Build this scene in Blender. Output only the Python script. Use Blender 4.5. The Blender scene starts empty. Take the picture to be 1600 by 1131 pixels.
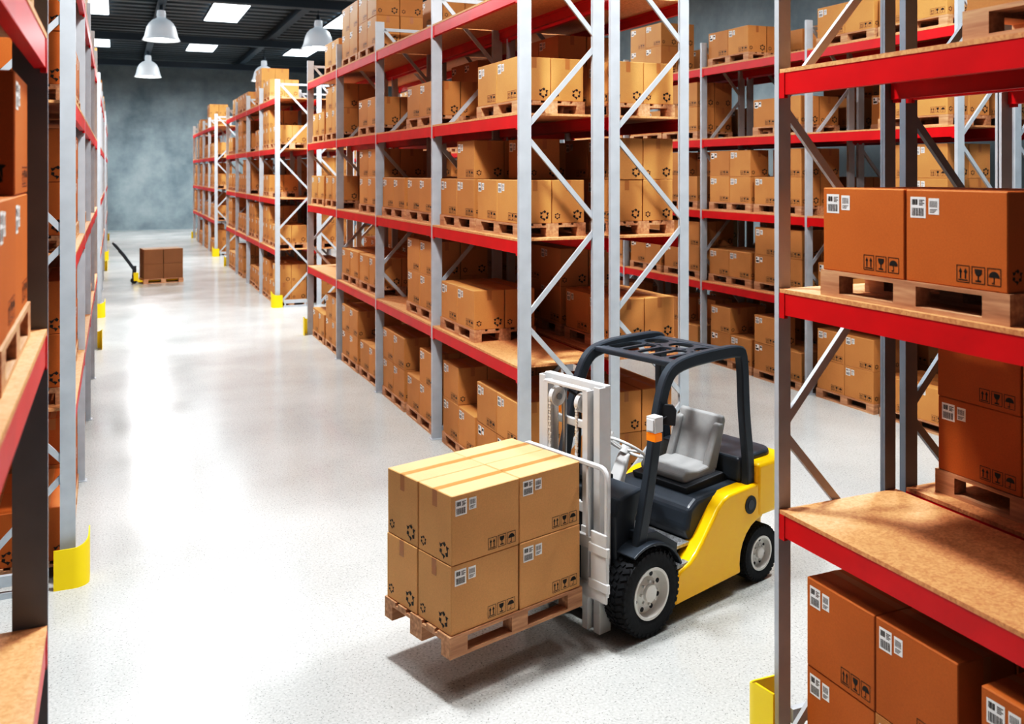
import bpy, bmesh, math, random
from mathutils import Vector, Matrix
from mathutils.bvhtree import BVHTree
random.seed(7)
S=bpy.context.scene
COL=S.collection
# ------------------------------------------------------------------ materials
def newmat(name):
    m=bpy.data.materials.new(name); m.use_nodes=True
    nt=m.node_tree; b=nt.nodes['Principled BSDF']
    return m,nt,b
def N(nt,t,**k):
    n=nt.nodes.new(t)
    for a,v in k.items(): setattr(n,a,v)
    return n
def simple(name,col,rough=.5,metal=0,spec=.5,noise=0.0,nscale=8,bump=0,emit=None,estr=0,coat=0):
    m,nt,b=newmat(name)
    b.inputs['Base Color'].default_value=(*col,1)
    b.inputs['Roughness'].default_value=rough
    b.inputs['Metallic'].default_value=metal
    b.inputs['Specular IOR Level'].default_value=spec
    b.inputs['Coat Weight'].default_value=coat
    if emit:
        b.inputs['Emission Color'].default_value=(*emit,1); b.inputs['Emission Strength'].default_value=estr
    if noise>0 or bump>0:
        tc=N(nt,'ShaderNodeTexCoord'); nz=N(nt,'ShaderNodeTexNoise'); nz.inputs['Scale'].default_value=nscale
        nz.inputs['Detail'].default_value=5
        nt.links.new(tc.outputs['Object'],nz.inputs['Vector'])
        if noise>0:
            cr=N(nt,'ShaderNodeValToRGB')
            cr.color_ramp.elements[0].position=.3; cr.color_ramp.elements[1].position=.7
            cr.color_ramp.elements[0].color=(*[c*(1-noise) for c in col],1)
            cr.color_ramp.elements[1].color=(*[min(1,c*(1+noise)) for c in col],1)
            nt.links.new(nz.outputs['Fac'],cr.inputs['Fac']); nt.links.new(cr.outputs['Color'],b.inputs['Base Color'])
        if bump>0:
            bp=N(nt,'ShaderNodeBump'); bp.inputs['Strength'].default_value=bump; bp.inputs['Distance'].default_value=.01
            nt.links.new(nz.outputs['Fac'],bp.inputs['Height']); nt.links.new(bp.outputs['Normal'],b.inputs['Normal'])
    return m
def mat_cardboard():
    m,nt,b=newmat('cardboard')
    geo=N(nt,'ShaderNodeNewGeometry')
    n1=N(nt,'ShaderNodeTexNoise'); n1.inputs['Scale'].default_value=2.0; n1.inputs['Detail'].default_value=2
    n2=N(nt,'ShaderNodeTexNoise'); n2.inputs['Scale'].default_value=110; n2.inputs['Detail'].default_value=3
    nt.links.new(geo.outputs['Position'],n1.inputs['Vector']); nt.links.new(geo.outputs['Position'],n2.inputs['Vector'])
    c1=N(nt,'ShaderNodeValToRGB'); e=c1.color_ramp.elements
    e[0].position=.3; e[1].position=.7; e[0].color=(.90,.88,.86,1); e[1].color=(1,1,1,1)
    nt.links.new(n1.outputs['Fac'],c1.inputs['Fac'])
    mx=N(nt,'ShaderNodeMixRGB',blend_type='MULTIPLY'); mx.inputs['Fac'].default_value=.2
    nt.links.new(c1.outputs['Color'],mx.inputs['Color1']); nt.links.new(n2.outputs['Fac'],mx.inputs['Color2'])
    oi=N(nt,'ShaderNodeObjectInfo'); mr=N(nt,'ShaderNodeMapRange'); mr.inputs['To Min'].default_value=.9; mr.inputs['To Max'].default_value=1.06
    nt.links.new(oi.outputs['Random'],mr.inputs['Value'])
    g=N(nt,'ShaderNodeMixRGB',blend_type='MULTIPLY'); g.inputs['Fac'].default_value=1
    nt.links.new(mx.outputs['Color'],g.inputs['Color1']); nt.links.new(mr.outputs['Result'],g.inputs['Color2'])
    g2=N(nt,'ShaderNodeMixRGB',blend_type='MULTIPLY'); g2.inputs['Fac'].default_value=1
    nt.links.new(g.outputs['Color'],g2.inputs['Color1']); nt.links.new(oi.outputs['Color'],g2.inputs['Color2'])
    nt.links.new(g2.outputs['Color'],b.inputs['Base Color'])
    b.inputs['Roughness'].default_value=.62; b.inputs['Specular IOR Level'].default_value=.3
    return m
def mat_wood(name,c0,c1,osb=False):
    m,nt,b=newmat(name)
    geo=N(nt,'ShaderNodeTexCoord'); mp=N(nt,'ShaderNodeMapping')
    mp.inputs['Scale'].default_value=(1,1,1) if osb else (3,28,28)
    nt.links.new(geo.outputs['Object'],mp.inputs['Vector'])
    cr=N(nt,'ShaderNodeValToRGB'); cr.color_ramp.elements[0].color=(*c0,1); cr.color_ramp.elements[1].color=(*c1,1)
    if osb:
        v=N(nt,'ShaderNodeTexVoronoi'); v.inputs['Scale'].default_value=75; v.inputs['Randomness'].default_value=1
        nz=N(nt,'ShaderNodeTexNoise'); nz.inputs['Scale'].default_value=20; nz.inputs['Detail'].default_value=8
        nt.links.new(mp.outputs['Vector'],v.inputs['Vector']); nt.links.new(mp.outputs['Vector'],nz.inputs['Vector'])
        sp=N(nt,'ShaderNodeSeparateColor'); nt.links.new(v.outputs['Color'],sp.inputs['Color'])
        mm=N(nt,'ShaderNodeMath',operation='ADD'); m2=N(nt,'ShaderNodeMath',operation='MULTIPLY'); m2.inputs[1].default_value=.45
        nt.links.new(sp.outputs['Red'],m2.inputs[0]); nt.links.new(m2.outputs[0],mm.inputs[0])
        m3=N(nt,'ShaderNodeMath',operation='MULTIPLY'); m3.inputs[1].default_value=.6
        nt.links.new(nz.outputs['Fac'],m3.inputs[0]); nt.links.new(m3.outputs[0],mm.inputs[1]); nt.links.new(mm.outputs[0],cr.inputs['Fac'])
        cr.color_ramp.elements[0].position=.15; cr.color_ramp.elements[1].position=.8
    else:
        nz=N(nt,'ShaderNodeTexNoise'); nz.inputs['Scale'].default_value=1.2; nz.inputs['Detail'].default_value=5
        nt.links.new(mp.outputs['Vector'],nz.inputs['Vector']); nt.links.new(nz.outputs['Fac'],cr.inputs['Fac'])
        cr.color_ramp.elements[0].position=.3; cr.color_ramp.elements[1].position=.7
    nt.links.new(cr.outputs['Color'],b.inputs['Base Color']); b.inputs['Roughness'].default_value=.6
    return m
def mat_floor():
    m,nt,b=newmat('polished_terrazzo_floor')
    tc=N(nt,'ShaderNodeTexCoord')
    v=N(nt,'ShaderNodeTexVoronoi'); v.inputs['Scale'].default_value=40
    nt.links.new(tc.outputs['Object'],v.inputs['Vector'])
    cr=N(nt,'ShaderNodeValToRGB'); cr.color_ramp.elements[0].position=.12; cr.color_ramp.elements[1].position=.24
    cr.color_ramp.elements[0].color=(.20,.20,.19,1); cr.color_ramp.elements[1].color=(1,1,1,1)
    nt.links.new(v.outputs['Distance'],cr.inputs['Fac'])
    nz=N(nt,'ShaderNodeTexNoise'); nz.inputs['Scale'].default_value=.6; nz.inputs['Detail'].default_value=6
    nt.links.new(tc.outputs['Object'],nz.inputs['Vector'])
    c2=N(nt,'ShaderNodeValToRGB'); c2.color_ramp.elements[0].position=.3; c2.color_ramp.elements[1].position=.7
    c2.color_ramp.elements[0].color=(.49,.505,.49,1); c2.color_ramp.elements[1].color=(.62,.635,.615,1)
    nt.links.new(nz.outputs['Fac'],c2.inputs['Fac'])
    n3=N(nt,'ShaderNodeTexNoise'); n3.inputs['Scale'].default_value=55; n3.inputs['Detail'].default_value=4
    nt.links.new(tc.outputs['Object'],n3.inputs['Vector'])
    r3=N(nt,'ShaderNodeMapRange'); r3.inputs['From Min'].default_value=.3; r3.inputs['From Max'].default_value=.7; r3.inputs['To Min'].default_value=.78; r3.inputs['To Max'].default_value=1.1
    nt.links.new(n3.outputs['Fac'],r3.inputs['Value'])
    mx=N(nt,'ShaderNodeMixRGB',blend_type='MULTIPLY'); mx.inputs['Fac'].default_value=.65
    nt.links.new(c2.outputs['Color'],mx.inputs['Color1']); nt.links.new(cr.outputs['Color'],mx.inputs['Color2'])
    m2=N(nt,'ShaderNodeMixRGB',blend_type='MULTIPLY'); m2.inputs['Fac'].default_value=1
    nt.links.new(mx.outputs['Color'],m2.inputs['Color1']); nt.links.new(r3.outputs['Result'],m2.inputs['Color2'])
    nt.links.new(m2.outputs['Color'],b.inputs['Base Color'])
    r4=N(nt,'ShaderNodeMapRange'); r4.inputs['From Min'].default_value=.3; r4.inputs['From Max'].default_value=.7; r4.inputs['To Min'].default_value=.13; r4.inputs['To Max'].default_value=.24
    nt.links.new(nz.outputs['Fac'],r4.inputs['Value']); nt.links.new(r4.outputs['Result'],b.inputs['Roughness'])
    b.inputs['Specular IOR Level'].default_value=.42
    return m
def mat_concrete(name,c0,c1):
    m,nt,b=newmat(name)
    tc=N(nt,'ShaderNodeTexCoord')
    nz=N(nt,'ShaderNodeTexNoise'); nz.inputs['Scale'].default_value=.4; nz.inputs['Detail'].default_value=10; nz.inputs['Roughness'].default_value=.62
    nt.links.new(tc.outputs['Object'],nz.inputs['Vector'])
    cr=N(nt,'ShaderNodeValToRGB'); cr.color_ramp.elements[0].position=.32; cr.color_ramp.elements[1].position=.68
    cr.color_ramp.elements[0].color=(*c0,1); cr.color_ramp.elements[1].color=(*c1,1)
    nt.links.new(nz.outputs['Fac'],cr.inputs['Fac']); nt.links.new(cr.outputs['Color'],b.inputs['Base Color'])
    b.inputs['Roughness'].default_value=.7
    return m
M={}
M['card']=mat_cardboard()
M['tape']=simple('packing_tape_brown',(.46,.20,.07),.35)
M['white']=simple('label_paper',(.85,.85,.84),.6)
M['ink']=simple('printed_ink',(.02,.015,.012),.6)
M['pallet']=mat_wood('pallet_pine',(.42,.22,.12),(.66,.40,.24))
M['osb']=mat_wood('particle_board',(.52,.235,.10),(.77,.41,.20),True)
M['red']=simple('red_powder_coat',(.62,.005,.012),.4,noise=.12,nscale=3)
M['post']=simple('galvanised_steel',(.49,.53,.57),.42,metal=.1,noise=.08,nscale=5)
M['shaded_post']=simple('shaded_galvanised_steel',(.20,.235,.275),.42,metal=.1,noise=.08,nscale=5)  # the post steel again, with shade put into the colour
M['yel']=simple('safety_yellow',(.95,.68,.01),.4)
M['fyel']=simple('truck_yellow_paint',(1.0,.58,.002),.28,coat=.3)
M['dark']=simple('slate_painted_steel',(.045,.056,.070),.35,noise=.1)
M['black']=simple('black_plastic',(.025,.028,.033),.5)
M['rubber']=simple('tyre_rubber',(.022,.024,.028),.75,noise=.2,nscale=30,bump=.3)
M['lgrey']=simple('light_grey_paint',(.72,.73,.73),.3,noise=.03)
M['seat']=simple('grey_vinyl',(.34,.35,.35),.5,noise=.05,nscale=20,bump=.1)
M['rim']=simple('rim_silver',(.74,.73,.70),.35,metal=.1)
M['steel']=simple('bright_steel',(.45,.46,.47),.3,metal=.8)
M['orange']=simple('amber_lens',(.9,.25,.01),.25,emit=(1,.3,.02),estr=.3)
M['lens']=simple('clear_lens',(.85,.86,.88),.15)
M['plate']=simple('checker_plate',(.36,.37,.38),.4,metal=.4,noise=.3,nscale=60,bump=.3)
M['floor']=mat_floor()
M['wall']=mat_concrete('blue_grey_plaster',(.16,.21,.235),(.37,.435,.46))
M['ceil']=simple('dark_ceiling_sheet',(.13,.165,.19),.45)
M['beamc']=simple('roof_steel_blue',(.055,.085,.115),.5)
M['sky']=simple('roof_light_panel',(.9,.95,1),.5,emit=(.9,.96,1),estr=5)
M['bulb']=simple('lamp_bulb',(1,1,1),.4,emit=(1,.98,.95),estr=30)
M['shade']=simple('frosted_shade',(.62,.66,.68),.3,emit=(.8,.9,1),estr=.3)
# ------------------------------------------------------------------ mesh builder
class MB:
    def __init__(s): s.v=[];s.f=[];s.m=[]
    def add(s,vs,fs,mat=0):
        o=len(s.v); s.v.extend([tuple(v) for v in vs])
        for f in fs: s.f.append(tuple(i+o for i in f)); s.m.append(mat)
    def box(s,x0,x1,y0,y1,z0,z1,mat=0,mtx=None):
        vs=[Vector(p) for p in ((x0,y0,z0),(x1,y0,z0),(x1,y1,z0),(x0,y1,z0),(x0,y0,z1),(x1,y0,z1),(x1,y1,z1),(x0,y1,z1))]
        if mtx: vs=[mtx@v for v in vs]
        s.add(vs,[(0,3,2,1),(4,5,6,7),(0,1,5,4),(1,2,6,5),(2,3,7,6),(3,0,4,7)],mat)
    def cbox(s,x0,x1,y0,y1,z0,z1,c,mat=0):
        bm=bmesh.new(); bmesh.ops.create_cube(bm,size=1)
        for v in bm.verts: v.co=Vector(((x0+x1)/2+v.co.x*(x1-x0),(y0+y1)/2+v.co.y*(y1-y0),(z0+z1)/2+v.co.z*(z1-z0)))
        bmesh.ops.bevel(bm,geom=list(bm.edges),offset=c,segments=1,affect='EDGES')
        bm.verts.index_update(); s.add([v.co.copy() for v in bm.verts],[tuple(v.index for v in f.verts) for f in bm.faces],mat); bm.free()
    def cyl(s,p0,p1,r0,r1=None,n=16,mat=0):
        if r1 is None: r1=r0
        p0=Vector(p0);p1=Vector(p1); d=(p1-p0).normalized()
        a=d.orthogonal().normalized(); b=d.cross(a)
        vs=[]
        for p,r in ((p0,r0),(p1,r1)):
            for i in range(n):
                t=2*math.pi*i/n; vs.append(p+(a*math.cos(t)+b*math.sin(t))*r)
        fs=[(i,(i+1)%n,n+(i+1)%n,n+i) for i in range(n)]
        fs.append(tuple(range(n-1,-1,-1))); fs.append(tuple(range(n,2*n)))
        s.add(vs,fs,mat)
    def bar(s,p0,p1,w,h,up=(0,0,1),mat=0):
        p0=Vector(p0);p1=Vector(p1);d=(p1-p0);L=d.length;d.normalize()
        u=Vector(up); r=d.cross(u)
        if r.length<1e-4: r=d.cross(Vector((0,1,0)))
        r.normalize(); u=r.cross(d)
        vs=[]
        for p in (p0,p1):
            for a,b in ((-1,-1),(1,-1),(1,1),(-1,1)): vs.append(p+r*a*w/2+u*b*h/2)
        s.add(vs,[(0,3,2,1),(4,5,6,7),(0,1,5,4),(1,2,6,5),(2,3,7,6),(3,0,4,7)],mat)
    def tube(s,pts,sec,closed=False,mat=0,up=(0,1,0),c=.22):
        pts=[Vector(p) for p in pts]; n=len(pts); up=Vector(up)
        rings=[]
        for i,p in enumerate(pts):
            if closed: d=(pts[(i+1)%n]-pts[i-1]).normalized()
            else:
                d=Vector((0,0,0))
                if i>0: d+=(pts[i]-pts[i-1]).normalized()
                if i<n-1: d+=(pts[i+1]-pts[i]).normalized()
                d.normalize()
            a=up-d*up.dot(d)
            if a.length<1e-3: a=d.orthogonal()
            a.normalize(); b=d.cross(a)
            if isinstance(sec,tuple):
                w,h=sec
                prof=[(w/2,-h/2+h*c),(w/2,h/2-h*c),(w/2-w*c,h/2),(-w/2+w*c,h/2),(-w/2,h/2-h*c),(-w/2,-h/2+h*c),(-w/2+w*c,-h/2),(w/2-w*c,-h/2)]
            else:
                k=10; prof=[(sec*math.cos(2*math.pi*j/k),sec*math.sin(2*math.pi*j/k)) for j in range(k)]
            rings.append([p+a*x+b*y for x,y in prof])
        k=len(rings[0]); vs=[v for r in rings for v in r]; fs=[]
        m=n if closed else n-1
        for i in range(m):
            j=(i+1)%n
            for q in range(k): fs.append((i*k+q,i*k+(q+1)%k,j*k+(q+1)%k,j*k+q))
        if not closed:
            fs.append(tuple(range(k-1,-1,-1))); fs.append(tuple((n-1)*k+q for q in range(k)))
        s.add(vs,fs,mat)
    def lathe(s,prof,c,axis='z',n=32,mat=0,closed=False):
        vs=[];c=Vector(c)
        for r,h in prof:
            for i in range(n):
                t=2*math.pi*i/n; a,b=r*math.cos(t),r*math.sin(t)
                vs.append(c+(Vector((a,b,h)) if axis=='z' else Vector((a,h,b)) if axis=='y' else Vector((h,a,b))))
        fs=[];m=len(prof)
        for k in range(m if closed else m-1):
            l=(k+1)%m
            for i in range(n): fs.append((k*n+i,k*n+(i+1)%n,l*n+(i+1)%n,l*n+i))
        s.add(vs,fs,mat)
    def prism(s,pts,plane,lo,hi,mat=0):
        n=len(pts)
        def P(a,b,t): return (a,t,b) if plane=='xz' else (a,b,t) if plane=='xy' else (t,a,b)
        vs=[P(a,b,lo) for a,b in pts]+[P(a,b,hi) for a,b in pts]
        fs=[tuple(range(n)),tuple(range(2*n-1,n-1,-1))]+[(i,(i+1)%n,n+(i+1)%n,n+i) for i in range(n)]
        s.add(vs,fs,mat)
    def mesh(s,name,mats,smooth=None,recalc=True):
        me=bpy.data.meshes.new(name); me.from_pydata(s.v,[],s.f)
        for m in mats: me.materials.append(m)
        me.polygons.foreach_set('material_index',s.m); me.update()
        if recalc:
            bm=bmesh.new(); bm.from_mesh(me); bmesh.ops.recalc_face_normals(bm,faces=bm.faces); bm.to_mesh(me); bm.free()
        if smooth:
            me.shade_smooth(); me.set_sharp_from_angle(angle=math.radians(smooth))
        return me
def obj(name,me,parent=None,loc=(0,0,0),rot=(0,0,0),bevel=0,seg=2,**p):
    o=bpy.data.objects.new(name,me); COL.objects.link(o)
    o.location=loc; o.rotation_euler=rot
    if parent: o.parent=parent
    if bevel:
        b=o.modifiers.new('bev','BEVEL'); b.width=bevel; b.segments=seg; b.limit_method='ANGLE'; b.angle_limit=math.radians(35); b.harden_normals=False
    for k,v in p.items(): o[k]=v
    return o
def info(o,label,cat,group=None,kind=None):
    o['label']=label;o['category']=cat
    if group:o['group']=group
    if kind:o['kind']=kind
# ------------------------------------------------------------------ camera
TH=math.atan(622/1450); CH=3.5
cam=bpy.data.cameras.new('camera'); co=bpy.data.objects.new('camera',cam); COL.objects.link(co)
co.location=(0,0,CH); co.rotation_euler=(math.pi/2,0,-TH)
cam.sensor_width=36; cam.clip_end=300; cam.clip_start=.05
cam.lens=1450/1600*36; cam.shift_y=-297.5/1600
cam.dof.use_dof=True; cam.dof.focus_distance=7.6; cam.dof.aperture_fstop=2.2
S.camera=co
def project(p):
    d=p[1]*math.cos(TH)+p[0]*math.sin(TH); x=p[0]*math.cos(TH)-p[1]*math.sin(TH)
    if d<.1: return None
    return 800+1450*x/d, 268+1450*(CH-p[2])/d, d
# ------------------------------------------------------------------ room
def structure(name,mb,mats,label,cat,**k):
    o=obj(name,mb.mesh(name,mats),**k); info(o,label,cat,kind='structure'); return o
XL,XR,YB,YF,HC=-9,15.5,-7,60,10.3
mb=MB(); mb.box(XL,XR,YB,YF,-.2,0); structure('floor',mb,[M['floor']],'polished pale grey speckled warehouse floor','floor')
mb=MB(); mb.box(XL-.2,XR+.2,YF,YF+.2,0,HC); structure('wall_back',mb,[M['wall']],'mottled blue-grey plaster warehouse end wall','wall')
mb=MB(); mb.box(XR,XR+.2,YB,YF,0,HC); structure('wall_right',mb,[M['wall']],'mottled blue-grey plaster warehouse side wall','wall')
mb=MB(); mb.box(XL-.2,XL,YB,YF,0,HC); structure('wall_left',mb,[M['wall']],'mottled blue-grey plaster warehouse side wall','wall')
mb=MB(); mb.box(XL-.2,XR+.2,YB,YF+.2,HC,HC+.2)
y=YB+.2
while y<YF-.3:
    mb.box(XL,XR,y,y+.4,HC-.14,HC); y+=.9
structure('ceiling',mb,[M['ceil']],'dark corrugated metal warehouse ceiling','ceiling')
k=1
for X in (-3.6,1.65,6.9,12.0):
    mb=MB(); mb.box(X-.09,X+.09,YB,YF,HC-.46,HC-.14); mb.box(X-.16,X+.16,YB,YF,HC-.50,HC-.46)
    structure('trim_%d'%k,mb,[M['beamc']],'long blue-grey steel roof girder','roof beam'); k+=1
for Y in (11,22.5,34.2,45.6,56.5):
    mb=MB(); mb.box(XL,XR,Y-.1,Y+.1,HC-.79,HC-.51); mb.box(XL,XR,Y-.18,Y+.18,HC-.84,HC-.79)
    structure('trim_%d'%k,mb,[M['beamc']],'blue-grey steel roof cross beam','roof beam'); k+=1
k=1
pm=None
for X in (-.9,4.3,9.5):
    for Y in (6,17,28.5,40,51):
        if pm is None:
            b_=MB(); b_.box(-.7,.7,-2.6,2.6,-.04,.02,0); b_.box(-.75,-.7,-2.65,2.65,-.06,.02,1); b_.box(.7,.75,-2.65,2.65,-.06,.02,1)
            b_.box(-.75,.75,-2.65,-2.6,-.06,.02,1); b_.box(-.75,.75,2.6,2.65,-.06,.02,1); pm=b_.mesh('roof_light',[M['sky'],M['beamc']])
        o=obj('window_%d'%k,pm,loc=(X,Y,HC-.16)); info(o,'bright rectangular translucent roof light panel','skylight',kind='structure'); k+=1
def area(name,loc,sx,sy,power,col=(1,1,1),parent=None,shape='RECTANGLE',rot=(0,0,0)):
    l=bpy.data.lights.new(name,'AREA'); l.shape=shape; l.size=sx; l.size_y=sy; l.energy=power; l.color=col
    o=bpy.data.objects.new(name,l); COL.objects.link(o); o.location=loc; o.rotation_euler=rot
    if parent:o.parent=parent
    return o
for X,pw in ((-.9,45),(4.3,70),(9.5,70)):
    for Y in (6,17,28.5,40,51):
        area('roof_light_source',(X,Y,HC-.24),1.3,5,pw,(.88,.95,1))
b_=MB(); prof=[(.10,1.12),(.15,1.10),(.17,.90),(.15,.84),(.2,.80),(.32,.74),(.44,.62),(.52,.46),(.56,.30),(.60,.12),(.66,0.0),(.69,-.03),(.65,-.03),(.62,.0),(.57,.12),(.52,.30),(.48,.45),(.40,.60),(.30,.7),(.1,.76)]
b_.lathe(prof,(0,0,0),'z',32); shade_me=b_.mesh('lamp_shade',[M['shade']],60)
b_=MB(); b_.lathe([(.001,-.02),(.2,.0),(.3,.1),(.3,.2),(.2,.3),(.08,.34),(.001,.34)],(0,0,0),'z',24); bulb_me=b_.mesh('bulb',[M['bulb']],60)
b_=MB(); b_.cyl((0,0,1.1),(0,0,1.32),.09,.06); b_.cyl((0,0,1.32),(0,0,HC-8.5-.1),.015); cord_me=b_.mesh('suspension_cord',[M['beamc']],60)
for X in (1.65,7.6):
    for Y in (6.6,22.3,37.6,52.4):
        r=obj('pendant_lamp',None,loc=(X,Y,8.5)); r.empty_display_size=.2
        info(r,'bell-shaped frosted high-bay pendant lamp hanging from the ceiling','lamp','high-bay pendant lamps')
        obj('lamp_shade',shade_me,r); obj('bulb',bulb_me,r,label='glowing white bulb'); obj('suspension_cord',cord_me,r)
        pw={6.6:720,22.3:980,37.6:750,52.4:750}[Y]
        if X>5: pw*=.6
        area('lamp_light_source',(0,0,-.06),1.0,1.0,pw,(.985,.99,1),r,'DISK')
w=bpy.data.worlds.new('world'); S.world=w; w.use_nodes=True
w.node_tree.nodes['Background'].inputs['Color'].default_value=(.78,.88,1,1); w.node_tree.nodes['Background'].inputs['Strength'].default_value=.09  # ambient fill, added to brighten faces towards the camera
# ------------------------------------------------------------------ carton meshes
CL,CW,CHh=.58,.385,.46
def carton_mb(parts=('body','print','tape','label'),lite=False,face='all',which=(0,1)):
    mb=MB(); hx,hy=CL/2,CW/2
    if 'body' in parts:
        if lite: mb.box(-hx,hx,-hy,hy,0,CHh,0)
        else: mb.cbox(-hx,hx,-hy,hy,0,CHh,.005,0)
    faces=[(Vector((hx,hy,0)),Vector((-1,0,0)),Vector((0,1,0)),CL,'L'),(Vector((-hx,-hy,0)),Vector((1,0,0)),Vector((0,-1,0)),CL,'L'),
           (Vector((hx,-hy,0)),Vector((0,1,0)),Vector((1,0,0)),CW,'S'),(Vector((-hx,hy,0)),Vector((0,-1,0)),Vector((-1,0,0)),CW,'S')]
    up=Vector((0,0,1))
    for fi,(O,u,n,W,kd) in enumerate(faces):
        if face!='all' and face!=fi: continue
        def P(pts,mat,off=.0012): mb.add([O+u*a+up*b+n*off for a,b in pts],[tuple(range(len(pts)))],mat)
        def R(x0,x1,y0,y1,mat,off=.0012): P([(x0,y0),(x1,y0),(x1,y1),(x0,y1)],mat,off)
        if kd=='L':
            if 'label' in parts:
                yl=CHh-.035
                if 0 in which: R(.03,.125,yl-.105,yl,2)
                if 1 in which: R(.142,.205,yl-.085,yl-.005,2)
                if not lite:
                    if 0 in which:
                        for i in range(7): R(.04+i*.0052,.0425+i*.0052+(i%3)*.001,yl-.04,yl-.012,3,.0018)
                        for i in range(4): R(.084,.117-(i%2)*.01,yl-.018-i*.008,yl-.014-i*.008,3,.0018)
                        for i in range(9): R(.04+i*.0085,.044+i*.0085+(i%2)*.0015,yl-.095,yl-.055,3,.0018)
                    if 1 in which:
                        for i in range(6): R(.150+i*.008,.1535+i*.008,yl-.05,yl-.018,3,.0018)
                        for i in range(3): R(.150,.195-i*.008,yl-.062-i*.007,yl-.059-i*.007,3,.0018)
                else:
                    R(.04,.07,yl-.045,yl-.012,3,.0018); R(.04,.112,yl-.09,yl-.06,3,.0018); R(.15,.195,yl-.045,yl-.018,3,.0018)
            if 'print' in parts:
                sz=.072; y0=.028
                for i in range(3):
                    x0=W-.022-(3-i)*(sz+.012)
                    t=.003
                    R(x0,x0+sz,y0,y0+t,3);R(x0,x0+sz,y0+sz*1.12-t,y0+sz*1.12,3);R(x0,x0+t,y0,y0+sz*1.12,3);R(x0+sz-t,x0+sz,y0,y0+sz*1.12,3)
                    cx=x0+sz/2
                    if i==0:
                        for dx in (-.014,.014):
                            R(cx+dx-.0035,cx+dx+.0035,y0+.018,y0+.05,3); P([(cx+dx-.010,y0+.048),(cx+dx+.010,y0+.048),(cx+dx,y0+.068)],3)
                        R(cx-.026,cx+.026,y0+.009,y0+.014,3)
                    elif i==1:
                        P([(cx-.02,y0+.068),(cx-.018,y0+.05),(cx-.009,y0+.038),(cx+.009,y0+.038),(cx+.018,y0+.05),(cx+.02,y0+.068)],3)
                        R(cx-.003,cx+.003,y0+.016,y0+.04,3); R(cx-.015,cx+.015,y0+.010,y0+.017,3)
                    else:
                        P([(cx+.028*math.cos(a*math.pi/8),y0+.038+.028*math.sin(a*math.pi/8)) for a in range(9)],3)
                        R(cx-.002,cx+.002,y0+.012,y0+.04,3); R(cx-.012,cx+.002,y0+.009,y0+.014,3)
        else:
            if 'tape' in parts: R(W/2-.027,W/2+.027,CHh-.115,CHh-.003,1,.001)
            if 'print' in parts:
                for cx,cy,sc in ((W-.085,.085,1.0),(.06,.075,.62)):
                    for q in range(3):
                        a=math.radians(120*q+90)
                        def T(x,y):
                            return (cx+sc*(x*math.cos(a)-y*math.sin(a)),cy+sc*(x*math.sin(a)+y*math.cos(a)))
                        P([T(.040,-.022),T(.056,-.004),T(.036,.012),T(.022,-.008)],3)
                        P([T(.036,.014),T(.052,.002),T(.030,.036),T(.016,.040)],3,.0014)
                        P([T(.036,.052),T(.006,.040),T(.026,.016)],3,.0016)
    if 'tape' in parts:
        z=CHh+.001; mb.add([(-hx+.003,-.027,z),(hx-.003,-.027,z),(hx-.003,.027,z),(-hx+.003,.027,z)],[(0,1,2,3)],1)
    return mb
CM=[M['card'],M['tape'],M['white'],M['ink']]
me_full=carton_mb().mesh('carton',CM,recalc=False)
lite_mb=carton_mb(lite=True)
me_body=carton_mb(('body','print')).mesh('carton_body',CM,recalc=False)
me_plain=carton_mb(('body','tape')).mesh('carton_plain',CM,recalc=False)
me_tape=carton_mb(('tape',)).mesh('packing_tape',CM,recalc=False)
me_labels=[carton_mb(('label',),face=f,which=(w_,)).mesh('shipping_label',CM,recalc=False) for f in (0,1) for w_ in (0,1)]
pmb=MB()
for i in range(5):
    yc=-.35+i*.175; wd=.145 if i%2==0 else .10
    yc=max(-.4+wd/2,min(.4-wd/2,yc)); pmb.box(-.6,.6,yc-wd/2,yc+wd/2,.122,.144)
for xc in (-.5275,0,.5275):
    pmb.box(xc-.0725,xc+.0725,-.4,.4,.1,.122)
    for yc,wd in ((-.35,.1),(0,.145),(.35,.1)): pmb.box(xc-.0725,xc+.0725,yc-wd/2,yc+wd/2,.022,.1)
for yc,wd in ((-.35,.1),(0,.145),(.35,.1)): pmb.box(-.6,.6,yc-wd/2,yc+wd/2,0,.022)
me_pal=pmb.mesh('wooden_pallet',[M['pallet']])
cartons=[];pallets=[]
GAPX,GAPY=.59,.395
def load(mtx,pattern,where,pal=True,sx=1,sz=1):
    if pal: pallets.append((mtx,where))
    for ix,iy,l in pattern:
        j=Matrix.Translation(((ix-.5)*GAPX*sx+random.uniform(-.004,.004),(iy-.5)*GAPY+random.uniform(-.003,.003),.1445+l*(CHh*sz+.002)))@Matrix.Diagonal((sx,1,sz,1))
        cartons.append((mtx@j,where))
F1=[(a,b,0) for a in (0,1) for b in (0,1)]
F2=F1+[(a,b,1) for a in (0,1) for b in (0,1)]
F3=F2+[(a,b,2) for a in (0,1) for b in (0,1)]
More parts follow.
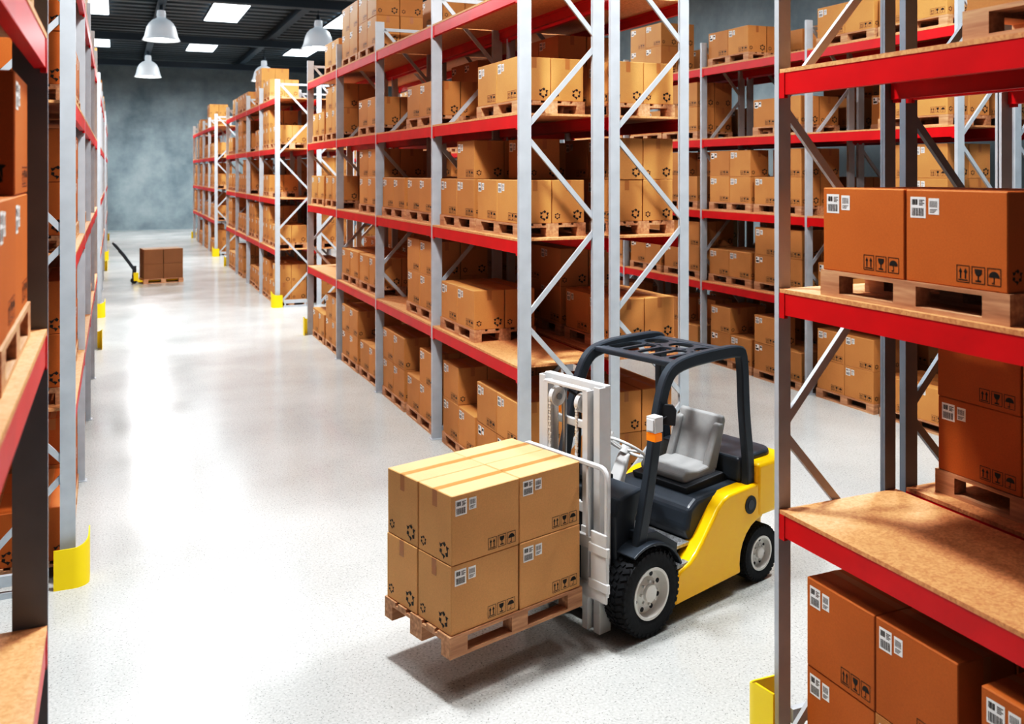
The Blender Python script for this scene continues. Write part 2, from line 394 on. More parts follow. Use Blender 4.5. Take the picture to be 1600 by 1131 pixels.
# ------------------------------------------------------------------ racks
LV=[1.40,2.715,4.02,5.33]; BH=.13; DK=.024; BAY=2.83; PH=5.88
cache={}
def cached(key,fn):
    if key not in cache: cache[key]=fn()
    return cache[key]
def post_mesh(wx,wy,H,mat='post'):
    mb=MB(); t=.012; hx,hy=wx/2,wy/2
    pts=[(-hx,-hy),(hx,-hy),(hx,-hy+t*1.6),(-hx+t,-hy+t),(-hx+t,hy-t),(hx,hy-t*1.6),(hx,hy),(-hx,hy)]
    mb.prism(pts,'xy',0.008,H); mb.box(-hx-.02,hx+.03,-hy-.03,hy+.03,0,.01)
    return mb.mesh('upright_post',[M[mat]])
def beam_mesh(L):
    mb=MB(); h=BH/2
    mb.prism([(-.025,-h),(-.025,h),(.025,h),(.025,h-.03),(.012,h-.03),(.012,-h+.0),(.025,-h)],'xz',-L/2,L/2)
    for sgn in (-1,1):
        y=sgn*L/2; mb.box(-.029,-.003,min(y,y-sgn*.045),max(y,y-sgn*.045),-.085,.065)
    return mb.mesh('load_beam',[M['red']])
def deck_mesh(D,L):
    mb=MB(); mb.box(-D/2,D/2,-L/2,L/2,0,DK); return mb.mesh('shelf_board',[M['osb']])
def brace_mesh(D,dz,sgn,mat='post'):
    mb=MB(); mb.bar((-D/2,0,0),(D/2,0,dz),.028,.05,up=(0,0,1)); 
    if sgn<0:
        mb.v=[(-x,y,z) for x,y,z in mb.v]
    return mb.mesh('diagonal_brace',[M[mat]])
def guard_mesh():
    mb=MB(); t=.01
    path=[(.26,0),(.12,0)]+[(.12-.12*math.sin(a*math.pi/16),.12-.12*math.cos(a*math.pi/16)) for a in range(1,9)]+[(0,.26)]
    n=len(path); vs=[]
    hs=[.32+.08*(i/(n-1))**2 for i in range(n)]
    for i,(x,y) in enumerate(path):
        if i==0:d=Vector((path[1][0]-x,path[1][1]-y))
        elif i==n-1:d=Vector((x-path[i-1][0],y-path[i-1][1]))
        else:d=Vector((path[i+1][0]-path[i-1][0],path[i+1][1]-path[i-1][1]))
        d.normalize(); nx,ny=-d.y,d.x
        vs+=[(x,y,0),(x,y,hs[i]),(x-nx*t,y-ny*t,hs[i]),(x-nx*t,y-ny*t,0)]
    fs=[]
    for i in range(n-1):
        for q in range(4): fs.append((i*4+q,i*4+(q+1)%4,(i+1)*4+(q+1)%4,(i+1)*4+q))
    fs+=[(3,2,1,0),tuple((n-1)*4+q for q in range(4))]
    mb.add(vs,fs)
    return mb.mesh('column_guard',[M['yel']],40)
gm=guard_mesh()
def guard(X,Y,sx,sy,k=1):
    o=obj('column_guard',gm,loc=(X,Y,0)); o.scale=(sx*k,sy*k,k)
    info(o,'bent yellow steel column guard on the floor around a rack post','column guard','rack column guards')
def rail_mesh(D):
    mb=MB(); mb.box(-D/2+.2,D/2-.2,-.02,.02,.0,.05); mb.box(-D/2+.2,D/2-.2,-.02,.02,.1,.19)
    mb.box(-D/2+.22,-D/2+.26,-.018,.018,.05,.1); mb.box(D/2-.26,D/2-.22,-.018,.018,.05,.1)
    return mb.mesh('end_rail',[M['post']])
def make_rack(X0,X1,Y0,nb,label,wx=.12,wy=.05,levels=LV,rail=(True,True),fm='post',bk='post'):
    D=X1-X0; xc=(X0+X1)/2
    r=obj('pallet_rack',None,loc=(xc,Y0,0)); r.empty_display_size=.3
    info(r,label,'storage rack','red and grey pallet racks')
    pf_=cached(('p',wx,wy,fm),lambda:post_mesh(wx,wy,PH,fm)); pb_=cached(('p',wx,wy,bk),lambda:post_mesh(wx,wy,PH,bk)); L=BAY-wy-.004
    bm_=cached(('b',L),lambda:beam_mesh(L)); dm=cached(('d',D,L),lambda:deck_mesh(D-.004,L-.004))
    di=D-wx; bmat=fm
    b1=cached(('br',di,1,bmat),lambda:brace_mesh(di,.93,1,bmat)); b2=cached(('br',di,-1,bmat),lambda:brace_mesh(di,.93,-1,bmat))
    hz=cached(('hz',di,bmat),lambda:brace_mesh(di,0,1,bmat))
    for i in range(nb+1):
        y=i*BAY
        obj('upright_post',pf_,r,(-D/2+wx/2,y,0)); obj('upright_post',pb_,r,(D/2-wx/2,y,0),(0,0,math.pi))
        for k in range(6):
            obj('diagonal_brace',b1 if k%2==0 else b2,r,(0,y,.03+k*.975))
        obj('diagonal_brace',hz,r,(0,y,PH-.12))
    for i in range(nb):
        for z in levels:
            y=(i+.5)*BAY
            obj('load_beam',bm_,r,(-D/2+.03,y,z)); obj('load_beam',bm_,r,(D/2-.03,y,z),(0,0,math.pi))
            obj('shelf_board',dm,r,(0,y,z+BH/2))
    for e,fl_ in ((0,rail[0]),(nb,rail[1])):
        if fl_:
            y=e*BAY+(-.11 if e==0 else .11)
            obj('end_rail',cached(('rail',D),lambda:rail_mesh(D)),r,(0,y,0),label='low light grey rail across the rack end')
    return r
def zlev(l): return 0.0 if l==0 else LV[l-1]+BH/2+DK+.0005
def fill(X0,X1,Y0,nb,spec,side,where,p=(.08,.3,.27,.35),nl=5,dy=0,dys={},sc={}):
    xc=(X0+X1)/2+side*(.03)
    for b in range(nb):
        for l in range(nl):
            for s in (0,1):
                pat=spec.get((b,l,s))
                if pat is None:
                    q=random.random()
                    if l==4:
                        pat=[] if q<.45 else (F1 if q<.82 else F2)
                    elif q<p[0]: pat=[]
                    elif q<p[0]+p[1]: pat=F1
                    elif q<p[0]+p[1]+p[2]:
                        pat=F1+[(a,c,1) for a in (0,1) for c in (0,1) if random.random()<.6]
                    else: pat=F2
                if pat=='-' or pat==[]: continue
                yc=Y0+b*BAY+(.765 if s==0 else 2.065)+random.uniform(-.03,.03)*(0 if dys else 1)+dys.get((b,l,s),dy)
                m=Matrix.Translation((xc+random.uniform(-.015,.015),yc,zlev(l)))@Matrix.Rotation(math.pi/2+random.uniform(-.012,.012),4,'Z')
                sx,sz=sc.get((b,l,s),(1,1))
                load(m,pat,where,sx=sx,sz=sz)
cenX=(3.82,4.81); cen2=(4.89,5.88)
G1='grey steel pallet rack with red beams holding palletised cartons'
U1,U2,U3=8.74,24.4,40.05
make_rack(*cenX,U1,4,G1,wx=.135,wy=.05)
N_='-'
fill(*cenX,U1,4,{(0,0,0):F2,(0,0,1):F1+[(1,0,1),(1,1,1)],(1,0,0):F1+[(0,1,1),(0,0,1)],(1,0,1):F2,(2,0,0):F1,(2,0,1):F2,(3,0,0):F2,(3,0,1):F1,
   (0,1,0):N_,(0,1,1):F1,(1,1,0):F2,(1,1,1):N_,(2,1,0):F1,(2,1,1):F1,(3,1,0):N_,(3,1,1):N_,
   (0,2,0):F1+[(1,0,1)],(0,2,1):F1+[(0,1,1),(0,0,1)],(1,2,0):F1,(1,2,1):F1,(2,2,0):F2,(2,2,1):N_,(3,2,0):F1,(3,2,1):F1,
   (0,3,0):F1,(0,3,1):N_,(1,3,0):F1,(1,3,1):N_,(2,3,0):F1,(2,3,1):N_,(3,3,0):F2,(3,3,1):F1,
   (0,4,0):N_,(0,4,1):N_,(1,4,0):N_,(1,4,1):N_,(2,4,0):F3,(2,4,1):F2,(3,4,0):F1,(3,4,1):N_},-1,'rack')
make_rack(*cen2,U1,4,G1,wx=.11,wy=.05)
fill(*cen2,U1,4,{(0,0,0):F2,(0,1,0):F1,(0,1,1):F2,(0,2,0):F2,(0,3,0):F1,(0,3,1):F2,(0,4,0):N_,(0,4,1):N_,(1,4,0):N_},1,'rack',p=(.2,.4,.25,.15))
for U in (U2,U3):
    make_rack(*cenX,U,4,G1); fill(*cenX,U,4,{(0,4,0):N_,(1,4,0):F2,(3,4,1):N_},-1,'rack',p=(.15,.5,.2,.15))
make_rack(*cen2,U2,4,G1); fill(*cen2,U2,4,{(b,4,s):N_ for b in range(4) for s in (0,1)},1,'rack')
FX=(3.64,4.56); FX2=(4.64,5.60); FY=4.474-BAY
make_rack(*FX,FY,1,'grey steel rack with red beams and particle board shelves',wx=.088,wy=.04,bk='shaded_post')
make_rack(*FX2,FY,1,'grey steel pallet rack, shade-tinted posts, backed against another rack',wx=.1,wy=.05,fm='shaded_post')
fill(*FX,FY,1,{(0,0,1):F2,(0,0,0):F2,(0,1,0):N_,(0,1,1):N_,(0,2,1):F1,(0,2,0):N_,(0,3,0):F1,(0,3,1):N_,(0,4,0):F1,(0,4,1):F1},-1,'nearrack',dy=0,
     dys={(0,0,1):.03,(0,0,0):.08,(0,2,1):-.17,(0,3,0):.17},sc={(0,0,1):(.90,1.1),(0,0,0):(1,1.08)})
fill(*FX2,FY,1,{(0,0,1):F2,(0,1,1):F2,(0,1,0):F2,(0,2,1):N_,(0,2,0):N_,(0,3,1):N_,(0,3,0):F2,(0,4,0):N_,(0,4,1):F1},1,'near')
RX=(9.98,10.95)
for U in (U1,U2,U3):
    make_rack(*RX,U,4,'grey steel pallet rack with red beams across another aisle')
    fill(*RX,U,4,{(0,4,0):F1,(1,4,0):N_},-1,'rack',p=(.08,.3,.3,.32))
RX2=(11.03,12.0)
make_rack(*RX2,U1,4,'grey steel pallet rack with red beams behind another rack'); 
fill(*RX2,U1,4,{},1,'rack',p=(.2,.3,.3,.2))
LX=(-1.27,-.30)
for U in (U1,U2,U3):
    make_rack(*LX,U,4,G1); fill(*LX,U,4,{},1,'near' if U==U1 else 'rack',p=(.08,.3,.27,.35))
make_rack(-1.24,-.27,4.62-BAY,1,'grey steel pallet rack, shade-tinted posts, red beams, at the aisle corner',wx=.14,fm='shaded_post',bk='shaded_post')
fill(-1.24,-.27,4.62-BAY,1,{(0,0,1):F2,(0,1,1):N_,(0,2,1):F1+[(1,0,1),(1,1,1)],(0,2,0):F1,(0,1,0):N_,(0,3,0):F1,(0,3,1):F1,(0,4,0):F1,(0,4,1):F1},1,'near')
E=4*BAY
for U in (U1,U2,U3):
    guard(3.73,U-.13,1,1); guard(3.73,U+E+.13,1,-1)
    guard(-.19,U-.13,-1,1,1.05); guard(-.21,U+E+.13,-1,-1)
guard(3.50,4.474+.17,1,-1,1.2); guard(-.18,4.62+.13,-1,-1); guard(9.89,U1-.13,1,1); guard(5.97,U1-.13,-1,1)
# ------------------------------------------------------------------ forklift
FH=math.radians(73.5); FO=Vector((3.56,6.53,0))
frot=math.atan2(-math.cos(FH),-math.sin(FH))
fl=obj('forklift',None,loc=FO,rot=(0,0,frot)); info(fl,'yellow and dark grey forklift truck carrying a pallet of cartons','forklift')
FM=Matrix.Translation(FO)@Matrix.Rotation(frot,4,'Z')
def part(name,mb,mats,parent=None,smooth=None,bevel=0,seg=2,label=None,loc=(0,0,0),rot=(0,0,0)):
    o=obj(name,mb.mesh(name,mats,smooth),parent or fl,loc,rot,bevel,seg)
    if label:o['label']=label
    return o
def tyre(r,wd):
    mb=MB(); h=wd/2; ri=r*.56
    prof=[(ri,-h*.8),(ri+.02,-h*.95),(r*.8,-h),(r*.93,-h*.93),(r*.965,-h*.75),(r*.965,h*.75),(r*.93,h*.93),(r*.8,h),(ri+.02,h*.95),(ri,h*.8)]
    mb.lathe(prof,(0,0,0),'y',48,closed=True)
    n=38
    for i in range(n):
        for sgn in (-1,1):
            a=2*math.pi*(i+(.5 if sgn>0 else 0))/n
            m=Matrix.Rotation(-a,4,'Y')@Matrix.Translation((r*.965,sgn*h*.55,0))@Matrix.Rotation(sgn*.45,4,'X')
            mb.box(-.01,r*.032,-h*.30,h*.30,-r*.05,r*.05,0,m)
            m=Matrix.Rotation(-a,4,'Y')@Matrix.Translation((r*.9,sgn*h*.93,0))
            mb.box(-r*.02,r*.05,-.010,.005,-r*.045,r*.045,0,m)
        a=2*math.pi*(i+.25)/n
        m=Matrix.Rotation(-a,4,'Y')@Matrix.Translation((r*.965,0,0))@Matrix.Rotation(-.4,4,'X')
        mb.box(-.01,r*.03,-h*.16,h*.16,-r*.045,r*.045,0,m)
    return mb.mesh('tyre',[M['rubber']],35)
def rim(r,wd):
    mb=MB(); h=wd/2; ri=r*.56
    prof=[(ri+.012,h*.86),(ri+.012,h*.98),(ri-.008,h*.98),(ri-.014,h*.6),(ri*.86,h*.42),(ri*.62,h*.42),(ri*.50,h*.62),(ri*.36,h*.66),(ri*.34,h*.9),(ri*.25,h*.95),(.001,h*.95)]
    mb.lathe(prof,(0,0,0),'y',40); 
    mb.lathe([(ri+.012,-h*.86),(ri-.01,-h*.7),(.001,-h*.6)],(0,0,0),'y',40)
    mb.lathe([(ri+.005,-h*.8),(ri+.005,h*.9)],(0,0,0),'y',40)
    for i in range(8):
        a=2*math.pi*i/8; x,z=ri*.47*math.cos(a),ri*.47*math.sin(a); mb.cyl((x,h*.55,z),(x,h*.78,z),ri*.06,n=6)
        a+=math.pi/8; x,z=ri*.73*math.cos(a),ri*.73*math.sin(a); mb.cyl((x,h*.40,z),(x,h*.445,z),ri*.10,n=12,mat=1)
    return mb.mesh('rim',[M['rim'],M['black']],40)
for r,wd,x,yy in ((.325,.21,0,.455),(.24,.17,-1.44,.43)):
    tm,rm=tyre(r,wd),rim(r,wd)
    for sg in (1,-1):
        wn=obj('wheel',None,fl,(x,sg*yy,r),(0,0,0 if sg>0 else math.pi)); wn.empty_display_size=.1
        obj('tyre',tm,wn,label='black rubber tyre with tread'); obj('rim',rm,wn,label='silver steel rim')
mb=MB(); mb.box(-1.2,.2,-.33,.33,.14,.5); mb.box(-.12,.12,-.36,.36,.25,.42); mb.box(-1.62,-1.2,-.28,.28,.2,.55)
part('chassis',mb,[M['black']],bevel=.01)
def checker(mb,x0,x1,y0,y1,z,st_=.035):
    i=0; x=x0+.015
    while x<x1-.01:
        y=y0+.015+(st_/2 if i%2 else 0); j=0
        while y<y1-.01:
            mtx=Matrix.Translation((x,y,z))@Matrix.Rotation(math.pi/4*(1 if (i+j)%2 else -1),4,'Z'); mb.box(-.011,.011,-.003,.003,-.001,.003,0,mtx); y+=st_; j+=1
        x+=st_*.6; i+=1
mb=MB(); mb.box(-.6,.1,-.42,.42,.5,.525); checker(mb,-.6,.05,.0,.42,.525)
part('floor_plate',mb,[M['plate']],label='diamond checker plate footwell')
for sg in (1,-1):
    mb=MB(); a_,b_2=min(sg*.34,sg*.51),max(sg*.34,sg*.51); mb.box(-.58,-.33,a_,b_2,.40,.425); checker(mb,-.58,-.33,a_,b_2,.425,.03)
    part('step',mb,[M['plate']],label='diamond checker plate step')
for sg in (1,-1):
    mb=MB(); pts=[]
    for i in range(15):
        a=math.radians(158-i*(100/14)); pts.append((.375*math.cos(a),.325+.375*math.sin(a)))
    inner=[(x*.945,.325+(z-.325)*.945) for x,z in pts]
    mb.prism(pts+list(reversed(inner)),'xz',min(sg*.34,sg*.56),max(sg*.34,sg*.56))
    part('fender',mb,[M['dark']],bevel=.006,label='dark curved front mudguard')
    mb=MB(); mb.prism([(-.34,.40),(-.25,.58),(-.1,.68),(.06,.71),(.06,.77),(-.12,.75),(-.36,.60)],'xz',min(sg*.36,sg*.50),max(sg*.36,sg*.50))
    part('cab_sill',mb,[M['dark']],bevel=.006)
mb=MB(); mb.prism([(.2,.5),(.22,.9),(.16,1.02),(-.08,1.06),(-.14,1.0),(-.02,.85),(.04,.5)],'xz',-.38,.38)
part('dashboard',mb,[M['dark']],bevel=.02,seg=3)
mb=MB(); mb.box(-.10,.12,-.30,.06,1.045,1.085); part('instrument_panel',mb,[M['black']],bevel=.01)
arc=[(-1.44+.315*math.cos(math.radians(t)),.24+.315*math.sin(math.radians(t))) for t in (-15,0,15,30,45,60,75,90)]
poly=[(-.30,.13),(-.30,.34),(-.36,.385),(-.48,.425),(-.56,.48),(-.64,.56),(-.74,.67),(-.83,.765),(-.90,.82),(-.98,.845),(-1.10,.85),(-1.44,.86)]+list(reversed(arc))
for sg in (1,-1):
    mb=MB(); mb.prism(poly,'xz',min(sg*.36,sg*.53),max(sg*.36,sg*.53)); part('side_panel',mb,[M['fyel']],bevel=.022,seg=4,smooth=40,label='yellow painted body side panel')
    mb=MB(); mb.cyl((-1.26,sg*.50,.70),(-1.26,sg*.536,.70),.075,n=24); mb.cyl((-1.26,sg*.53,.70),(-1.26,sg*.54,.70),.04,n=20,mat=1)
    part('panel_hole',mb,[M['black'],M['dark']],smooth=40)  # dark discs stand in for the panel hole, its shade as colour
mb=MB()
def rounded_back(xf,xb,hy,r,n=6):
    p=[(xf,-hy),(xf,hy)]
    p+=[(xb+r-r*math.sin(i*math.pi/2/n),hy-r+r*math.cos(i*math.pi/2/n)) for i in range(n+1)]
    p+=[(xb+r-r*math.cos(i*math.pi/2/n),-hy+r-r*math.sin(i*math.pi/2/n)) for i in range(n+1)]
    return p
mb.prism(rounded_back(-1.36,-1.86,.54,.2),'xy',.57,1.02); mb.prism(rounded_back(-1.42,-1.80,.30,.1),'xy',.16,.57)
part('counterweight',mb,[M['fyel']],bevel=.035,seg=4,smooth=40,label='yellow rear counterweight')
mb=MB(); mb.prism(rounded_back(-1.24,-1.76,.43,.14),'xy',.86,1.07); part('rear_cover',mb,[M['dark']],bevel=.03,seg=3)
mb=MB(); mb.prism([(-.62,.5),(-.56,.62),(-.60,.78),(-.70,.84),(-1.36,.86),(-1.36,.5)],'xz',-.42,.42); 
part('engine_hood',mb,[M['dark']],bevel=.04,seg=3)
mb=MB(); mb.prism([(-.72,.84),(-.70,.90),(-1.2,.93),(-1.3,.84)],'xz',-.30,.30); part('seat_base',mb,[M['black']],bevel=.01)
st=obj('seat',None,fl); st.empty_display_size=.1
mb=MB(); mb.prism([(-.76,.90),(-.73,.97),(-.77,1.01),(-.95,.985),(-1.14,1.0),(-1.18,.94),(-1.16,.90)],'xz',-.24,.24)
part('seat_cushion',mb,[M['seat']],st,bevel=.03,seg=3,label='grey vinyl seat cushion')
mb=MB()
mb.prism([(-1.10,.95),(-1.20,1.20),(-1.26,1.38),(-1.30,1.39),(-1.32,1.34),(-1.27,1.18),(-1.19,.93)],'xz',-.235,.235)
for sg in (1,-1):
    mb.prism([(-1.05,.96),(-1.12,1.12),(-1.21,1.32),(-1.29,1.33),(-1.26,1.15),(-1.17,.94)],'xz',min(sg*.17,sg*.24),max(sg*.17,sg*.24))
part('seat_backrest',mb,[M['seat']],st,bevel=.025,seg=3,label='grey vinyl backrest with side bolsters')
mb=MB(); mb.prism([(-.02,.55),(-.10,.9),(-.27,1.20),(-.31,1.21),(-.24,1.0),(-.13,.55)],'xz',-.06,.06); part('steering_column',mb,[M['lgrey']],bevel=.02,seg=3,label='light grey steering column cover')
sw=MB(); pts=[(.165*math.cos(t*math.pi/14),.165*math.sin(t*math.pi/14),0) for t in range(28)]
sw.tube(pts,.013,closed=True,up=(0,0,1))
for a in (90,210,330): sw.bar((0,0,-.02),(.16*math.cos(math.radians(a)),.16*math.sin(math.radians(a)),0),.03,.012)
sw.cyl((0,0,-.05),(0,0,.01),.04); sw.cyl((.12,-.1,.0),(.12,-.1,.06),.018)
part('steering_wheel',sw,[M['lgrey']],smooth=40,loc=(-.31,0,1.24),rot=(0,math.radians(-35),0),label='light grey steering wheel with knob')
for i in range(3):
    mb=MB(); mb.tube([(-.05,-.16-i*.05,1.05),(-.10,-.16-i*.05,1.16),(-.12,-.16-i*.05,1.22)],.008); mb.cyl((-.12,-.16-i*.05,1.21),(-.125,-.16-i*.05,1.25),.016,mat=0)
    part('control_lever',mb,[M['black']],smooth=40)
gd=obj('overhead_guard',None,fl); gd.empty_display_size=.1
def sm(pts,it=2):
    for _ in range(it):
        q=[pts[0]]
        for a,b in zip(pts,pts[1:]):
            a=Vector(a);b=Vector(b); q+=[tuple(a*.75+b*.25),tuple(a*.25+b*.75)]
        q.append(pts[-1]); pts=q
    return pts
for sg in (1,-1):
    mb=MB(); mb.tube(sm([(.07,sg*.47,.62),(-.05,sg*.475,1.1),(-.17,sg*.46,1.62),(-.28,sg*.45,1.91),(-.46,sg*.445,1.985),(-.9,sg*.445,2.0),(-1.19,sg*.445,1.995),(-1.255,sg*.45,1.95),(-1.26,sg*.46,1.45),(-1.33,sg*.46,1.0),(-1.31,sg*.46,.80)]),(.07,.10),c=.12)
    part('guard_pillar',mb,[M['dark']],gd,smooth=30)
for a,b in ((-.48,-.36),(-1.22,-1.12)):
    mb=MB(); mb.box(a,b,-.43,.43,1.955,2.0) 
    part('guard_crossbar',mb,[M['dark']],gd,bevel=.012,seg=2)
mb=MB()
def slotcell(x0,x1,y0,y1,z,m=.022):
    n=24; cx,cy=(x0+x1)/2,(y0+y1)/2; w=(y1-y0)/2-m; l=(x1-x0)/2-m; vs=[]
    for i in range(n):
        t=2*math.pi*(i+.5)/n; c,s_=math.cos(t),math.sin(t)
        k=1/max(abs(c),abs(s_)); vs.append((cx+c*k*(x1-x0)/2,cy+s_*k*(y1-y0)/2,z))
    for i in range(n):
        t=2*math.pi*(i+.5)/n; c,s_=math.cos(t),math.sin(t)
        ex=(l-w); vs.append((cx+(ex if c>0 else -ex)+w*c,cy+w*s_,z))
    mb.add(vs,[(i,(i+1)%n,n+(i+1)%n,n+i) for i in range(n)])
for i in range(5):
    y0=-.42+i*.168
    slotcell(-.86,-.46,y0,y0+.168,1.985,.018)
for i in range(2):
    y0=-.42+i*.42
    slotcell(-1.16,-.86,y0,y0+.42,1.985,.05) if False else None
mb2=mb
for i in range(3):
    y0=-.42+i*.28
    slotcell(-1.14,-.86,y0,y0+.28,1.985,.03)
o=part('guard_roof',mb,[M['dark']],gd,label='dark steel roof plate with oval openings'); so=o.modifiers.new('s','SOLIDIFY'); so.thickness=.018; so.offset=0
ms=obj('mast',None,fl); ms.empty_display_size=.1
for sg in (1,-1):
    def chan(mb,x0,x1,yc,hw,z0,z1,inward):
        mb.box(x0,x1,yc-.006,yc+.006,z0,z1)
        mb.box(x0,x0+.014,min(yc,yc+inward*hw),max(yc,yc+inward*hw),z0,z1); mb.box(x1-.014,x1,min(yc,yc+inward*hw),max(yc,yc+inward*hw),z0,z1)
    mb=MB(); chan(mb,.22,.34,sg*.335,.06,.04,1.88,-sg); part('mast_rail',mb,[M['lgrey']],ms,bevel=.003)
    mb=MB(); chan(mb,.26,.38,sg*.245,.05,.06,1.85,-sg); part('inner_mast_rail',mb,[M['lgrey']],ms,bevel=.003)
    mb=MB(); mb.cyl((.24,sg*.15,.15),(.24,sg*.15,1.2),.032); mb.cyl((.24,sg*.15,1.2),(.24,sg*.15,1.80),.02,mat=1); part('lift_cylinder',mb,[M['lgrey'],M['steel']],ms,smooth=40)
    mb=MB(); mb.cyl((.325,sg*.125,1.735),(.325,sg*.165,1.735),.075,n=24); mb.cyl((.325,sg*.11,1.735),(.325,sg*.18,1.735),.025,n=12,mat=1); part('chain_pulley',mb,[M['lgrey'],M['steel']],ms,smooth=40)
    mb=MB()
    for i in range(48):
        z=.62+i*.0235; mb.box(.39,.402,sg*.15-(.013 if i%2 else .009),sg*.15+(.013 if i%2 else .009),z,z+.018)
    part('lift_chain',mb,[M['rim']],ms)
    mb=MB(); mb.cyl((.27,sg*.27,.55),(-.05,sg*.27,.46),.03); mb.cyl((.27,sg*.27,.55),(.1,sg*.27,.51),.018,mat=1); mb.box(.2,.27,sg*.27-.04,sg*.27+.04,.50,.60); part('tilt_cylinder',mb,[M['black'],M['steel']],ms,smooth=40)
for bx in ((.22,.28,-.34,.34,1.83,1.89),(.20,.235,-.33,.33,1.50,1.56),(.20,.235,-.33,.33,.85,.93),(.20,.235,-.33,.33,.10,.24),(.33,.38,-.24,.24,1.835,1.86)):
    mb=MB(); mb.box(*bx); part('mast_crossmember',mb,[M['lgrey']],ms,bevel=.006)
for q in (1,-1):
    mb=MB(); mb.tube(sm([(.30,q*.05,1.80),(.18,q*.03,1.72),(.19,q*.03,1.3),(.22,q*.03,.9),(.20,q*.02,.5)]),.012)
    part('hydraulic_hose',mb,[M['black']],ms,smooth=40)
cg=obj('fork_carriage',None,fl); cg.empty_display_size=.1
mb=MB(); mb.box(.395,.43,-.46,.46,.34,.44); mb.box(.395,.43,-.46,.46,.70,.79); mb.box(.385,.40,-.28,-.20,.3,.84); mb.box(.385,.40,.20,.28,.3,.84)
for y in (.36,.42): mb.box(.40,.415,y-.01,y+.03,.44,.70)
part('carriage_plate',mb,[M['lgrey']],cg,bevel=.005)
mb=MB(); mb.tube(sm([(.42,.49,.40),(.42,.50,1.17),(.42,.495,1.33),(.42,.34,1.33),(.42,-.30,1.33),(.42,-.42,1.33),(.42,-.43,1.20),(.42,-.43,.40)]),(.035,.035),up=(1,0,0))
for y in (-.3,-.15,0,.15,.3): mb.box(.41,.43,y-.012,y+.012,.79,1.31)
part('load_backrest',mb,[M['lgrey']],cg,bevel=0,smooth=40,label='light grey tubular load backrest')
mb=MB(); mb.box(.435,.455,.36,.52,.36,.86)
for z in (.44,.70): mb.box(.43,.46,.34,.54,z,z+.07)
part('side_shift_plate',mb,[M['lgrey']],cg,bevel=.006)
PYC=-.08; PZ=.30; PX0=.50
for sg in (1,-1):
    yc=PYC+sg*.19; mb=MB()
    mb.prism([(.432,.8),(.432,.33),(.46,.355),(1.60,.378),(1.60,.388),(1.1,.398),(.50,.398),(.475,.43),(.472,.8)],'xz',yc-.05,yc+.05)
    part('fork',mb,[M['black']],cg,bevel=.004)
for sg in (1,-1):
    mb=MB(); mb.box(-.07,.02,sg*.56-.045,sg*.56+.045,1.54,1.66,0); mb.box(.02,.03,sg*.56-.035,sg*.56+.035,1.555,1.645,1)
    mb.box(-.06,.02,sg*.56-.045,sg*.56+.045,1.475,1.535,2); mb.bar((-.04,sg*.56,1.56),(-.16,sg*.48,1.55),.025,.025,mat=3)
    part('head_lamp',mb,[M['lgrey'],M['lens'],M['orange'],M['black']],bevel=.008,label='white work lamp with amber indicator')
mb=MB(); mb.prism([(-.05,-.07),(.05,-.07),(.06,.05),(.03,.09),(-.03,.09),(-.06,.05)],'yz',-.012,.012); mb.bar((0,0,0),(.06,-.10,-.05),.015,.015)
part('mirror',mb,[M['black']],bevel=.005,loc=(-.22,.53,1.62),rot=(0,0,.5),label='dark rear-view mirror')
PM=FM@Matrix.Translation((PX0+.6,PYC,PZ))
load(PM,F2,'forks')
# ------------------------------------------------------------------ pallet jack with load
JO=Vector((1.36,31.5,0)); JR=math.radians(8)
JM=Matrix.Translation(JO)@Matrix.Rotation(JR,4,'Z')
jk=obj('pallet_jack',None,loc=JO,rot=(0,0,JR)); info(jk,'yellow hand pallet truck with raised dark handle under a loaded pallet','pallet jack')
for y in (-.19,.19):
    mb=MB(); mb.box(-.72,.55,y-.075,y+.075,.05,.098); part('fork',mb,[M['yel']],jk,bevel=.01)
    mb=MB(); mb.cyl((.45,y-.04,.04),(.45,y+.04,.04),.04,n=16); part('wheel',mb,[M['rubber']],jk,smooth=40)
mb=MB(); mb.box(-.82,-.68,-.15,.15,.08,.34); mb.cyl((-.78,0,.2),(-.78,0,.55),.06,mat=1); mb.box(-.84,-.82,-.10,.10,.1,.28,1); part('pump_body',mb,[M['yel'],M['dark']],jk,bevel=.02)
mb=MB(); mb.tube([(-.80,0,.45),(-1.10,0,.9),(-1.22,0,1.05)],.05); mb.tube(sm([(-1.22,0,1.05),(-1.25,.12,1.1),(-1.36,.12,1.24),(-1.40,0,1.28),(-1.36,-.12,1.24),(-1.25,-.12,1.1),(-1.22,0,1.05)]),.035)
part('handle',mb,[M['dark']],jk,smooth=40,label='dark looped tow handle')
for y in (-.07,.07):
    mb=MB(); mb.cyl((-.80,y-.03,.08),(-.80,y+.03,.08),.08,n=20); part('wheel',mb,[M['rubber']],jk,smooth=40)
load(JM@Matrix.Translation((.02,0,.0)),F2,'jack')
